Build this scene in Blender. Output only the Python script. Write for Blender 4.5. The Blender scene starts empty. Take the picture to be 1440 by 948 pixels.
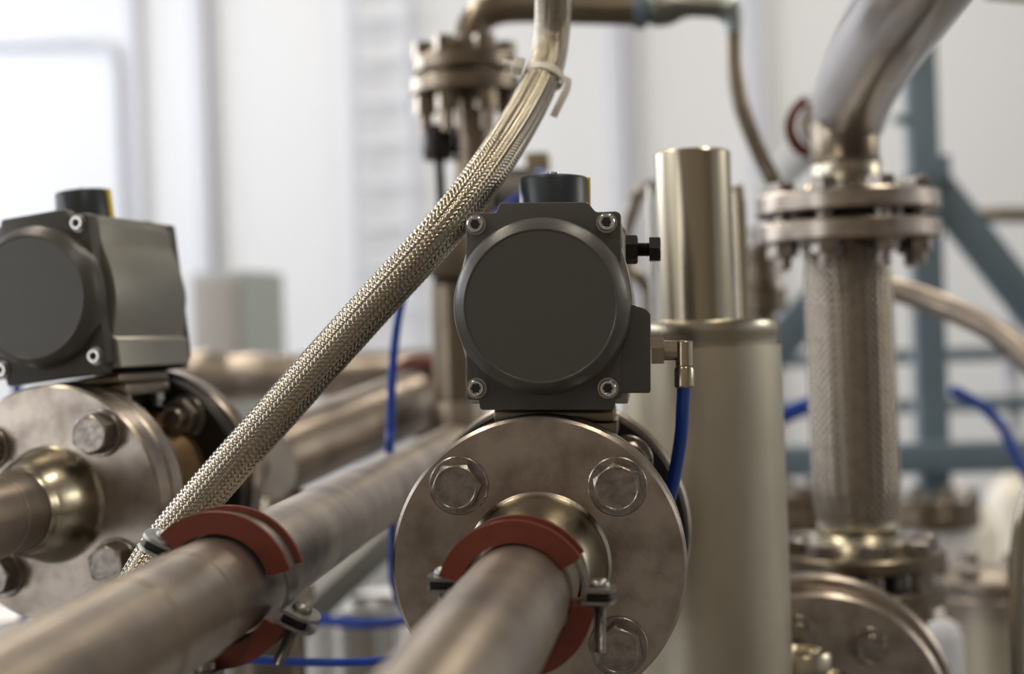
import bpy, bmesh, math, random
import numpy as np
from mathutils import Matrix, Vector
random.seed(4)
R = math.radians
S = bpy.context.scene
COL = S.collection
# ------------------------------------------------------------------ camera
CAM = Vector((0, 0, 1.45))
MR = (Matrix.Rotation(R(5.57), 3, 'Z') @ Matrix.Rotation(R(90), 3, 'X') @ Matrix.Rotation(R(-2.0), 3, 'Z'))
cd = bpy.data.cameras.new('camera'); cam = bpy.data.objects.new('camera', cd); COL.objects.link(cam)
cam.matrix_world = Matrix.Translation(CAM) @ MR.to_4x4()
cd.sensor_width = 36; cd.lens = 50; cd.clip_start = .02; cd.clip_end = 100
cd.dof.use_dof = True; cd.dof.focus_distance = .80; cd.dof.aperture_fstop = 4.0
S.camera = cam
# ------------------------------------------------------------------ light
S.view_settings.view_transform = 'Standard'; S.view_settings.look = 'None'
S.view_settings.gamma = 1; S.view_settings.use_curve_mapping = False
S.view_settings.exposure = 0.0
W = bpy.data.worlds.new('world'); S.world = W; W.use_nodes = True
W.node_tree.nodes['Background'].inputs[0].default_value = (.85, .9, 1, 1)
W.node_tree.nodes['Background'].inputs[1].default_value = .04

def area(name, loc, target, sx, sy, power, colour):
    l = bpy.data.lights.new(name, 'AREA'); l.shape = 'RECTANGLE'; l.size = sx; l.size_y = sy
    l.energy = power; l.color = colour
    o = bpy.data.objects.new(name, l); COL.objects.link(o); o.location = loc
    o.rotation_euler = (Vector(target) - Vector(loc)).to_track_quat('-Z', 'Y').to_euler()
    return o
# daylight through the high windows of the left and right walls, warm lamps under the roof
area('window_light_left', (-7.8, 6.5, 3.6), (0, 6.5, 2.2), 7.0, 3.6, 500, (.93, .95, 1))
area('window_light_left', (-7.8, -1.2, 3.6), (0, -1.2, 1.6), 5.0, 3.0, 150, (.95, .96, 1))  # added near window light for the left-facing surfaces
area('window_light_front', (-6.0, -4.8, 1.6), (-2.0, 2, 1.4), 2.6, 2.8, 42, (1, .97, .93))  # added light of the unseen front window, brightens the left valve
area('window_light_right', (8.8, 3.5, 3.8), (0, 3.5, 1.5), 3.0, 3.0, 150, (1, .90, .72))
LAMPS = [(-2.6, -2.2), (1.8, -2.2), (-2.6, 1.4), (1.8, 1.4), (-2.6, 4.8), (1.8, 4.8), (-2.6, 8.2), (1.8, 8.2)]  # first two lamps are added behind the camera to light front faces
for lx, ly in LAMPS:
    area('lamp_light', (lx, ly, 5.93), (lx, ly + .001, 0), .28, 2.4, 52 if ly < 0 else 66, (1, .89, .72))

# ------------------------------------------------------------------ pixel helpers (photo frame 1440x948)
def P(x, y, d):
    return CAM + MR @ Vector(((x - 720) / 2000 * d, (474 - y) / 2000 * d, -d))
def dirn(a, b): return (b - a).normalized()

# ------------------------------------------------------------------ materials
def mat(name, col, metal=0, rough=.5, noise=0, nscale=20, bump=0, bscale=200, col2=None, rvar=0, stretch=None, coat=0, emit=None):
    m = bpy.data.materials.new(name); m.use_nodes = True
    nt = m.node_tree; b = nt.nodes['Principled BSDF']
    b.inputs['Base Color'].default_value = (*col, 1); b.inputs['Metallic'].default_value = metal
    b.inputs['Roughness'].default_value = rough
    if coat: b.inputs['Coat Weight'].default_value = coat; b.inputs['Coat Roughness'].default_value = .15
    if emit: b.inputs['Emission Color'].default_value = (*emit[:3], 1); b.inputs['Emission Strength'].default_value = emit[3]
    tc = nt.nodes.new('ShaderNodeTexCoord'); mp = nt.nodes.new('ShaderNodeMapping')
    nt.links.new(tc.outputs['Object'], mp.inputs['Vector'])
    if stretch: mp.inputs['Scale'].default_value = stretch
    if noise or rvar:
        n = nt.nodes.new('ShaderNodeTexNoise'); n.inputs['Scale'].default_value = nscale; n.inputs['Detail'].default_value = 6
        nt.links.new(mp.outputs[0], n.inputs['Vector'])
        if noise:
            cr = nt.nodes.new('ShaderNodeMapRange'); cr.inputs[1].default_value = .42; cr.inputs[2].default_value = .68
            cr.inputs[4].default_value = noise
            nt.links.new(n.outputs['Fac'], cr.inputs[0])
            mx = nt.nodes.new('ShaderNodeMix'); mx.data_type = 'RGBA'
            mx.inputs[6].default_value = (*col, 1); mx.inputs[7].default_value = (*(col2 or [c * .55 for c in col]), 1)
            nt.links.new(cr.outputs[0], mx.inputs[0]); nt.links.new(mx.outputs[2], b.inputs['Base Color'])
        if rvar:
            mr = nt.nodes.new('ShaderNodeMapRange'); mr.inputs[3].default_value = rough - rvar; mr.inputs[4].default_value = rough + rvar
            nt.links.new(n.outputs['Fac'], mr.inputs[0]); nt.links.new(mr.outputs[0], b.inputs['Roughness'])
    if bump:
        n2 = nt.nodes.new('ShaderNodeTexNoise'); n2.inputs['Scale'].default_value = bscale; n2.inputs['Detail'].default_value = 3
        nt.links.new(mp.outputs[0], n2.inputs['Vector'])
        bp = nt.nodes.new('ShaderNodeBump'); bp.inputs['Strength'].default_value = bump; bp.inputs['Distance'].default_value = .001
        nt.links.new(n2.outputs['Fac'], bp.inputs['Height']); nt.links.new(bp.outputs[0], b.inputs['Normal'])
    return m
M_ = dict(
    pipe=mat('pickled_steel', (.44, .38, .315), .95, .37, .9, 16, .12, 260, (.21, .18, .17), .10),
    flange=mat('machined_steel', (.46, .405, .355), 1, .30, 1, 42, .08, 420, (.28, .238, .205), .07),
    hub=mat('polished_steel', (.46, .42, .33), 1, .27, .4, 60, .15, 150, (.42, .38, .3)),
    bolt=mat('bolt_steel', (.36, .325, .295), 1, .30, .9, 160, .2, 500, (.20, .18, .165), .08),
    braid=mat('braid_steel', (.44, .40, .325), 1, .20, .5, 300, 0, 1, (.33, .30, .25)),
    braid2=mat('dull_braid_steel', (.33, .29, .24), 1, .25, .5, 100, 0, 1, (.22, .19, .16)),
    core=mat('hose_core', (.02, .018, .016), 0, .8),
    chrome=mat('bright_steel', (.66, .65, .63), 1, .2, .3, 80, 0),
    zinc=mat('zinc_plated_steel', (.33, .33, .31), 1, .36, .5, 200, 0),
    vessel=mat('dull_vessel_steel', (.60, .55, .44), .9, .40, .8, 12, .2, 60, (.42, .385, .30), .06, (1, 1, .35)),
    stack=mat('brushed_tube_steel', (.42, .37, .275), 1, .22, .4, 18, .1, 120, (.36, .32, .25), .04, (1, 1, .08)),
    darkpipe=mat('weathered_pipe_steel', (.24, .20, .15), .95, .30, .7, 25, .2, 90, (.17, .14, .11), .08),
    grey=mat('grey_powder_coat', (.070, .066, .060), 0, .34, .35, 160, .12, 900, (.065, .06, .054), .05),
    side=mat('grey_anodised_body', (.34, .335, .30), .8, .42, .4, 25, .05, 300, (.27, .265, .24)),
    knob=mat('indicator_plastic', (.022, .030, .036), 0, .35),
    yellow=mat('yellow_plastic', (.75, .55, .02), 0, .4),
    rubber=mat('red_silicone', (.150, .027, .011), 0, .5, .5, 120, .15, 500, (.115, .020, .009)),
    brass=mat('nickel_brass', (.46, .39, .29), 1, .25, .3, 90),
    black=mat('blackened_steel', (.035, .031, .028), .7, .38),
    blue=mat('blue_polyurethane', (.005, .06, .42), 0, .28, coat=.3),
    nylon=mat('natural_nylon', (.88, .84, .74), 0, .4),
    frame=mat('blue_grey_paint', (.13, .18, .225), 0, .5, .3, 6),
    gasket=mat('black_gasket', (.012, .012, .012), 0, .7),
    amber=mat('rust_stained_steel', (.26, .16, .07), .6, .4, .8, 25, .3, 90, (.10, .07, .045)),  # rust brown, with the amber reflection put into the colour
    wall=mat('white_wall_paint', (.76, .785, .83), 0, .75),
    trim=mat('pale_grey_paint', (.60, .62, .69), 0, .6),
    floor=mat('pale_epoxy_floor', (.16, .155, .15), 0, .30, .3, 2),
    backwall=mat('warm_grey_wall', (.34, .30, .26), 0, .8),
    ceil=mat('roof_sheet', (.34, .33, .31), 0, .7),
    cream=mat('cream_plastic', (.80, .76, .68), 0, .45),
    white=mat('white_enamel', (.85, .86, .90), 0, .35),
    cabinet=mat('beige_cabinet_paint', (.36, .335, .32), 0, .5),
    cabinet2=mat('green_grey_paint', (.36, .40, .40), 0, .5),
    glass=mat('window_glass', (.8, .85, .9), 0, .1, emit=(.93, .96, 1, .8)),
    lampglow=mat('lamp_tube', (1, .9, .75), 0, .4, emit=(1, .88, .7, 6)),
)

# ------------------------------------------------------------------ mesh helpers
I4 = Matrix.Identity(4)
TY = Matrix.Rotation(R(-90), 4, 'X')      # lathe axis -> +y
TF = Matrix.Rotation(R(90), 4, 'X')       # lathe axis -> -y
TX = Matrix.Rotation(R(90), 4, 'Y')       # lathe axis -> +x
def TR(x, y, z): return Matrix.Translation((x, y, z))
def obj(name, bm, m, parent=None, smooth=38, mw=None):
    bmesh.ops.recalc_face_normals(bm, faces=bm.faces)
    me = bpy.data.meshes.new(name); bm.to_mesh(me); bm.free()
    me.shade_smooth()
    try: me.set_sharp_from_angle(angle=R(smooth))
    except Exception: pass
    o = bpy.data.objects.new(name, me); COL.objects.link(o)
    me.materials.append(M_[m] if isinstance(m, str) else m)
    if parent: o.parent = parent
    if mw is not None: o.matrix_local = mw
    return o
def tag(o, label, cat, group=None):
    o['label'] = label; o['category'] = cat
    if group: o['group'] = group
    return o
def part_label(o, s): o['label'] = s; return o
def struct(o): o['kind'] = 'structure'; return o
def thing(name, label, cat, mw=I4, group=None):
    o = bpy.data.objects.new(name, None); COL.objects.link(o); o.empty_display_size = .02
    o.matrix_world = mw
    return tag(o, label, cat, group)
def rings(rs, bm=None, M=I4, close=True):
    """rs: list of rings (lists of points) or single points"""
    bm = bm or bmesh.new(); prev = None
    for r in rs:
        cur = [bm.verts.new(M @ Vector(p)) for p in r]
        if prev:
            a, b = prev, cur
            if len(a) == 1 and len(b) > 1:
                for i in range(len(b)): bm.faces.new((a[0], b[i], b[(i + 1) % len(b)]))
            elif len(b) == 1 and len(a) > 1:
                for i in range(len(a)): bm.faces.new((a[i], b[0], a[(i + 1) % len(a)]))
            elif len(a) == len(b):
                n = len(a)
                for i in range(n): bm.faces.new((a[i], a[(i + 1) % n], b[(i + 1) % n], b[i]))
        prev = cur
    return bm
def lathe(prof, M=I4, seg=56, bm=None, a0=0, a1=None):
    """prof: [(radius, height)] about z"""
    if a1 is None:
        rs = []
        for r, z in prof:
            if r <= 1e-7: rs.append([(0, 0, z)])
            else: rs.append([(r * math.cos(2 * math.pi * i / seg), r * math.sin(2 * math.pi * i / seg), z) for i in range(seg)])
        return rings(rs, bm, M)
    # partial sweep of a closed cross-section
    bm = bm or bmesh.new(); sl = []
    for i in range(seg + 1):
        a = a0 + (a1 - a0) * i / seg
        sl.append([bm.verts.new(M @ Vector((r * math.cos(a), r * math.sin(a), z))) for r, z in prof])
    n = len(prof)
    for s0, s1 in zip(sl, sl[1:]):
        for i in range(n): bm.faces.new((s0[i], s0[(i + 1) % n], s1[(i + 1) % n], s1[i]))
    bm.faces.new(sl[0]); bm.faces.new(sl[-1][::-1])
    return bm
def hexr(t, af): 
    k = (t % (math.pi / 3)) - math.pi / 6
    return af / 2 / math.cos(k)
def hexbolt(af, h, M=I4, rot=0, bm=None, hole=0, mark=True):
    n = 48; rc = af / 2 * .97
    T = [2 * math.pi * i / n for i in range(n)]
    def pt(r, t, z): return (r * math.cos(t + rot), r * math.sin(t + rot), z)
    rs = [[(0, 0, 0)], [pt(hexr(t, af), t, 0) for t in T],
          [pt(hexr(t, af), t, h - (hexr(t, af) - rc) * .6) for t in T],
          [pt(rc, t, h) for t in T]]
    if mark: rs += [[pt(rc * .93, t, h) for t in T], [pt(rc * .90, t, h - .0003) for t in T], [(0, 0, h - .0003)]]
    else: rs += [[(0, 0, h)]]
    return rings(rs, bm, M)
def socket_screw(r, h, M=I4, bm=None):
    n = 36; T = [2 * math.pi * i / n for i in range(n)]
    def pt(rr, t, z): return (rr * math.cos(t), rr * math.sin(t), z)
    af = r * 1.02
    rs = [[(0, 0, 0)], [pt(r, t, 0) for t in T], [pt(r, t, h * .85) for t in T], [pt(r * .9, t, h) for t in T],
          [pt(r * .66, t, h) for t in T], [pt(r * .60, t, h * .92) for t in T],
          [pt(hexr(t, af), t, h * .90) for t in T], [pt(hexr(t, af), t, h * .2) for t in T], [(0, 0, h * .2)]]
    return rings(rs, bm, M)
def box(x0, x1, y0, y1, z0, z1, bev=0, bm=None, M=I4, seg=2):
    b = bmesh.new()
    bmesh.ops.create_cube(b, size=1, matrix=Matrix.Translation(((x0 + x1) / 2, (y0 + y1) / 2, (z0 + z1) / 2)) @ Matrix.Diagonal((abs(x1 - x0), abs(y1 - y0), abs(z1 - z0), 1)))
    if bev: bmesh.ops.bevel(b, geom=b.edges[:], offset=bev, segments=seg, affect='EDGES', profile=.5)
    bmesh.ops.transform(b, matrix=M, verts=b.verts)
    return merge(bm, b)
def merge(bm, b):
    if bm is None: return b
    me = bpy.data.meshes.new('tmp'); b.to_mesh(me); b.free(); bm.from_mesh(me); bpy.data.meshes.remove(me)
    return bm
def prism(poly, y0, y1, bev=0, M=I4, bm=None, seg=2):
    """poly [(x,z)] extruded along y"""
    b = bmesh.new()
    v0 = [b.verts.new((x, y0, z)) for x, z in poly]; v1 = [b.verts.new((x, y1, z)) for x, z in poly]
    n = len(poly); f0 = b.faces.new(v0); f1 = b.faces.new(v1[::-1])
    for i in range(n): b.faces.new((v0[i], v1[i], v1[(i + 1) % n], v0[(i + 1) % n]))
    bmesh.ops.recalc_face_normals(b, faces=b.faces)
    if bev: bmesh.ops.bevel(b, geom=list(f0.edges) + list(f1.edges), offset=bev, segments=seg, affect='EDGES', profile=.5)
    bmesh.ops.transform(b, matrix=M, verts=b.verts)
    return merge(bm, b)
def catmull(pts, k=12):
    pts = [Vector(p) for p in pts]
    if len(pts) < 3:
        return [pts[0].lerp(pts[1], i / k) for i in range(k + 1)]
    e = [pts[0] * 2 - pts[1]] + pts + [pts[-1] * 2 - pts[-2]]; out = []
    for i in range(1, len(e) - 2):
        p0, p1, p2, p3 = e[i - 1:i + 3]
        for j in range(k):
            t = j / k
            out.append(.5 * ((2 * p1) + (p2 - p0) * t + (2 * p0 - 5 * p1 + 4 * p2 - p3) * t * t + (3 * p1 - p0 - 3 * p2 + p3) * t ** 3))
    out.append(pts[-1]); return out
def frames(path):
    T = []
    for i in range(len(path)):
        a = path[max(i - 1, 0)]; b = path[min(i + 1, len(path) - 1)]; T.append((b - a).normalized())
    n = T[0].orthogonal().normalized(); N = [n]
    for i in range(1, len(path)):
        n = (n - T[i] * n.dot(T[i])).normalized(); N.append(n)
    return T, N, [t.cross(n) for t, n in zip(T, N)]
def sweep(pts, r, seg=24, k=12, bm=None, smooth=True, inv=None):
    """tube through points; r number or list per point. inv: matrix taking world to local"""
    rr = r if isinstance(r, (list, tuple)) else [r] * len(pts)
    if smooth:
        path = catmull(pts, k)
        rad = [v.x for v in catmull([Vector((q, 0, 0)) for q in rr], k)]
    else: path = [Vector(p) for p in pts]; rad = list(rr)
    T, N, B = frames(path)
    rs = [[tuple(path[0])]]
    for p, n, b, q in zip(path, N, B, rad):
        rs.append([tuple(p + n * (q * math.cos(2 * math.pi * i / seg)) + b * (q * math.sin(2 * math.pi * i / seg))) for i in range(seg)])
    rs.append([tuple(path[-1])])
    return rings(rs, bm, inv or I4)
def beam(a, b, w, h, up=Vector((0, 0, 1)), bev=.002, bm=None, M=I4):
    """rectangular bar from a to b"""
    a, b = Vector(a), Vector(b); t = (b - a).normalized()
    s = t.cross(up).normalized(); u = s.cross(t)
    mm = Matrix((s, t, u)).transposed().to_4x4(); mm.translation = a
    return box(-w / 2, w / 2, 0, (b - a).length, -h / 2, h / 2, bev, bm, M @ mm)
def braid(name, path, rad, N, angle, parent, m, inv=I4, samp=2, amp=.00028, bulge=.00028, wf=.93, maxr=None):
    """woven steel sheath: 2-over-2-under crossing flat strands along a path"""
    T, Nn, B = frames(path)
    pa = np.array([tuple(p) for p in path]); na = np.array([tuple(p) for p in Nn]); ba = np.array([tuple(p) for p in B]); ta = np.array([tuple(p) for p in T])
    seg = np.linalg.norm(np.diff(pa, axis=0), axis=1); s = np.concatenate([[0], np.cumsum(seg)]); L = s[-1]
    ra = np.array(rad) if hasattr(rad, '__len__') else np.full(len(path), rad)
    rm = ra.mean(); lead = 2 * math.pi * rm / math.tan(angle)
    step = lead / (2 * N) / samp; n = int(L / step) + 1; ss = np.linspace(0, L, n)
    def it(a): return np.stack([np.interp(ss, s, a[:, i]) for i in range(3)], 1)
    p, nn, bb, tt = it(pa), it(na), it(ba), it(ta); rr = np.interp(ss, s, ra)
    us = np.array([-1, -.62, 0, .62, 1.0]); width = 2 * math.pi * rm / N * math.cos(angle) * wf
    V = []; F = []; base = 0; k = len(us)
    for d in (1, -1):
        for i in range(N):
            th = d * 2 * math.pi * ss / lead + 2 * math.pi * i / N
            cnt = 2 * ss * N / lead
            ph = (2 * i + d * cnt) * math.pi / 2 - math.pi / 4
            f = np.clip(1.35 * np.cos(ph), -1, 1) * d
            rad_ = nn * np.cos(th)[:, None] + bb * np.sin(th)[:, None]
            tan_ = -nn * np.sin(th)[:, None] + bb * np.cos(th)[:, None]
            wdir = tt * math.sin(angle) * (-d) + tan_ * math.cos(angle)
            c = p + rad_ * (rr + amp * f)[:, None]
            ring = c[:, None, :] + wdir[:, None, :] * (us * width / 2)[None, :, None] + rad_[:, None, :] * (bulge * (1 - us ** 2))[None, :, None]
            V.append(ring.reshape(-1, 3))
            a = (np.arange(n - 1)[:, None] * k + np.arange(k - 1)[None, :]).ravel() + base
            F.append(np.stack([a, a + 1, a + 1 + k, a + k], 1)); base += n * k
    V = np.concatenate(V); F = np.concatenate(F)
    im = np.array([list(r) for r in inv]); V = V @ im[:3, :3].T + im[:3, 3]
    me = bpy.data.meshes.new(name)
    me.vertices.add(len(V)); me.vertices.foreach_set('co', V.ravel().astype(np.float32))
    me.loops.add(len(F) * 4); me.loops.foreach_set('vertex_index', F.ravel().astype(np.int32))
    me.polygons.add(len(F)); me.polygons.foreach_set('loop_start', (np.arange(len(F)) * 4).astype(np.int32))
    me.update(calc_edges=True); me.validate(); me.shade_smooth()
    me.materials.append(M_[m])
    o = bpy.data.objects.new(name, me); COL.objects.link(o); o.parent = parent
    return o

# ------------------------------------------------------------------ the hall
def room(name, bm, m): return struct(obj(name, bm, m))
X0, X1, Y0, Y1, ZC = -8, 9, -5, 11, 6.2
room('floor', box(X0, X1, Y0, Y1, -.1, 0), 'floor')
room('wall_back', box(X0, X1, Y1, Y1 + .2, 0, ZC), 'wall')
room('wall_left', box(X0 - .2, X0, Y0, Y1, 0, ZC), 'wall')
room('wall_right', box(X1, X1 + .2, Y0, Y1, 0, ZC), 'wall')
room('wall_front', box(X0, X1, Y0 - .2, Y0, 0, ZC), 'backwall')
room('ceiling', box(X0, X1, Y0, Y1, ZC, ZC + .1), 'ceil')
for i, (x, y0, y1, z0, z1) in enumerate([(X0, 3.0, 10.0, 1.8, 5.4), (X0, -3.7, 1.3, 2.1, 5.1), (X1, .5, 6.5, 2.3, 5.3)]):  # second window is added near the camera to light left-facing sides
    s = 1 if x < 0 else -1
    w = struct(obj('window_%d' % (i + 1), box(x, x + s * .02, y0, y1, z0, z1), 'glass'))
    b = bmesh.new()
    for yy in np.linspace(y0, y1, 6): box(x, x + s * .06, yy - .04, yy + .04, z0, z1, 0, b)
    for zz in (z0, (z0 + z1) / 2, z1): box(x, x + s * .06, y0, y1, zz - .04, zz + .04, 0, b)
    obj('window_frame', b, 'white', w)
w = struct(obj('window_4', box(-7.4, -4.6, Y0, Y0 + .02, .2, 3.0), 'glass'))  # unseen window added to the front wall to brighten the left valve
b = bmesh.new()
for xx in np.linspace(-7.4, -4.6, 4): box(xx - .04, xx + .04, Y0, Y0 + .07, .2, 3.0, 0, b)
for zz in (.2, 1.6, 3.0): box(-7.4, -4.6, Y0, Y0 + .07, zz - .04, zz + .04, 0, b)
obj('window_frame', b, 'white', w)
def on_wall(px, py, off=0):
    """point on the back wall seen at a pixel"""
    v = P(px, py, 1) - CAM; t = (Y1 - off) / v.y; return CAM + v * t
tn = 0
for px, w, off in [(196, .085, .07), (290, .11, .10), (306, .05, .05), (873, .10, .06), (890, .04, .10), (1063, .05, .05), (1075, .07, .09)]:
    tn += 1; p = on_wall(px, 240)
    room('trim_%d' % tn, box(p.x - w / 2, p.x + w / 2, Y1 - off, Y1, 0, ZC, .006), 'trim')
# roof lamps
for i, (lx, ly) in enumerate(LAMPS):
    t = thing('ceiling_lamp', 'long warm lamp hung under the roof, %s row, %s the hall' % (('left', 'right')[i % 2], ('front end of', 'near part of', 'middle of', 'far end of')[i // 2]), 'lamp', TR(lx, ly, ZC), 'roof lamps of the hall')
    obj('housing', box(-.30, .30, -1.25, 1.25, -.25, 0, .01), 'white', t)
# wall ladder
lw = [on_wall(x, y, .12) for x, y in ((506, 474), (586, 474))]
t = thing('wall_ladder', 'pale grey fixed ladder standing upright against the white back wall', 'ladder', TR((lw[0].x + lw[1].x) / 2, Y1 - .12, 0))
hw = (lw[1].x - lw[0].x) / 2; zt = 5.0
for sx in (-1, 1): obj('rail', box(sx * hw - .03, sx * hw + .03, -.02, .02, 0, zt, .005), 'trim', t)
z29 = on_wall(545, 29, .12).z; sp = (on_wall(545, 29, .12).z - on_wall(545, 321, .12).z) / 5
z = z29 - math.floor((z29 - .15) / sp) * sp
while z < zt - .1:
    obj('rung', sweep([(-hw, 0, z), (hw, 0, z)], .022, 12, 2), 'trim', t); z += sp
for zz in (1.0, 4.6):
    for sx in (-1, 1): obj('wall_bracket', box(sx * hw - .02, sx * hw + .02, .02, .12, zz - .03, zz + .03, .004), 'trim', t)
# rounded conduit loop on the wall, left
pts = [on_wall(x, y, .05) for x, y in ((-160, 66), (0, 64), (110, 60), (150, 68), (163, 100), (167, 200), (176, 400), (184, 700))]
o = obj('wall_conduit', sweep(pts, .035, 12, 10), 'trim'); tag(o, 'pale grey conduit with a rounded corner on the white back wall at far left', 'conduit')

# ------------------------------------------------------------------ valve, actuator, pipes
RP = .0265; RF = .0825
def flange_bm(rf, y0, y1, bore=RP, hub=None, ch=.0018, bm=None, sgn=1, hr=.0385):
    """disc with its axis on y; hub = length of weld neck in front"""
    prof = []
    if hub:
        pr = [(bore - .002, -hub), (bore + .0006, -hub), (bore + .0012, -hub + .004)]
        for i in range(9):
            a = i / 8
            pr.append((bore + .0012 + (hr - bore - .0012) * (a ** .62) if a > 0 else bore + .0012, -hub + .006 + (hub - .006) * a * .84))
        pr.append((hr + .0012, -hub * .06)); pr.append((hr + .004, 0))
        prof = [(0, -hub)] + pr
    else: prof = [(0, 0)]
    T = y1 - y0
    prof += [(rf - ch, 0), (rf, ch), (rf, T - ch), (rf - ch, T), (0, T)]
    return lathe(prof, TR(0, y0, 0) @ TY if sgn > 0 else TR(0, y1, 0) @ TF, 96, bm)
def add_bolt(parent, x, y, z, face=-1, rot=0, nut=False, rw=.0165, af=.0245, h=.012, m='bolt'):
    Mx = TR(x, y, z) @ (TF if face < 0 else TY)
    b = hexbolt(af, h, Mx @ TR(0, 0, .003), R(rot), mark=not nut)
    if nut: lathe([(0, h), (.0078, h), (.0078, h + .010), (.0066, h + .0115), (0, h + .0115)], Mx, 24, b)
    o = obj('nut' if nut else 'bolt', b, m, parent, 25)
    obj('washer', lathe([(0, 0), (rw, 0), (rw, .0024), (rw - .0006, .003), (0, .003)], Mx, 48), m, o, 30)
    return o
BC = .0442
def make_valve(label, mw, amber=False, lo='black'):
    t = thing('ball_valve', label, 'valve', mw)
    b = flange_bm(RF, .0195, .036)
    obj('front_body_flange', b, 'flange', t)
    obj('valve_body', lathe([(0, .036), (.057, .036), (.057, .046), (.050, .056), (.053, .077), (.050, .098), (.060, .108), (.060, .118), (0, .118)], TY, 64), 'amber' if amber else 'black', t)
    obj('rear_body_flange', flange_bm(.0860, .118, .134), lo, t)  # black default puts the shade on this flange face into its colour
    obj('mounting_bracket', box(-.031, .043, .044, .108, .068, .0765, .001, box(-.029, .041, .040, .112, .0775, .0842, .0015)), 'darkpipe', t)
    obj('stem_housing', lathe([(0, .045), (.016, .045), (.016, .069), (0, .069)], TR(0, .077, 0), 32), 'bolt', t)
    for sx, sy in ((-.022, .052), (.0355, .052), (-.022, .1), (.0355, .1)):
        add_small_nut(t, sx, sy, .068)
    return t
def add_small_nut(t, x, y, z):
    Mx = TR(x, y, z) @ Matrix.Rotation(R(180), 4, 'X')
    b = hexbolt(.010, .006, Mx, mark=False); lathe([(0, .006), (.003, .006), (.003, .010), (0, .010)], Mx, 16, b)
    obj('bracket_nut', b, 'zinc', t)
def loc_px(mwi, x, y, y0):
    o = mwi @ CAM; v = (mwi.to_3x3() @ (P(x, y, 1) - CAM)); k = (y0 - o.y) / v.y; q = o + v * k; return q
VM = TR(*P(757, 795, .79)) @ Matrix.Rotation(R(1.7), 4, 'Y')
VMi = VM.inverted()
YP = .0165; YB = .1330
def L2(x, y, yy=YP):
    q = loc_px(VMi, x, y, yy); return (q.x, q.z)
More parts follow.
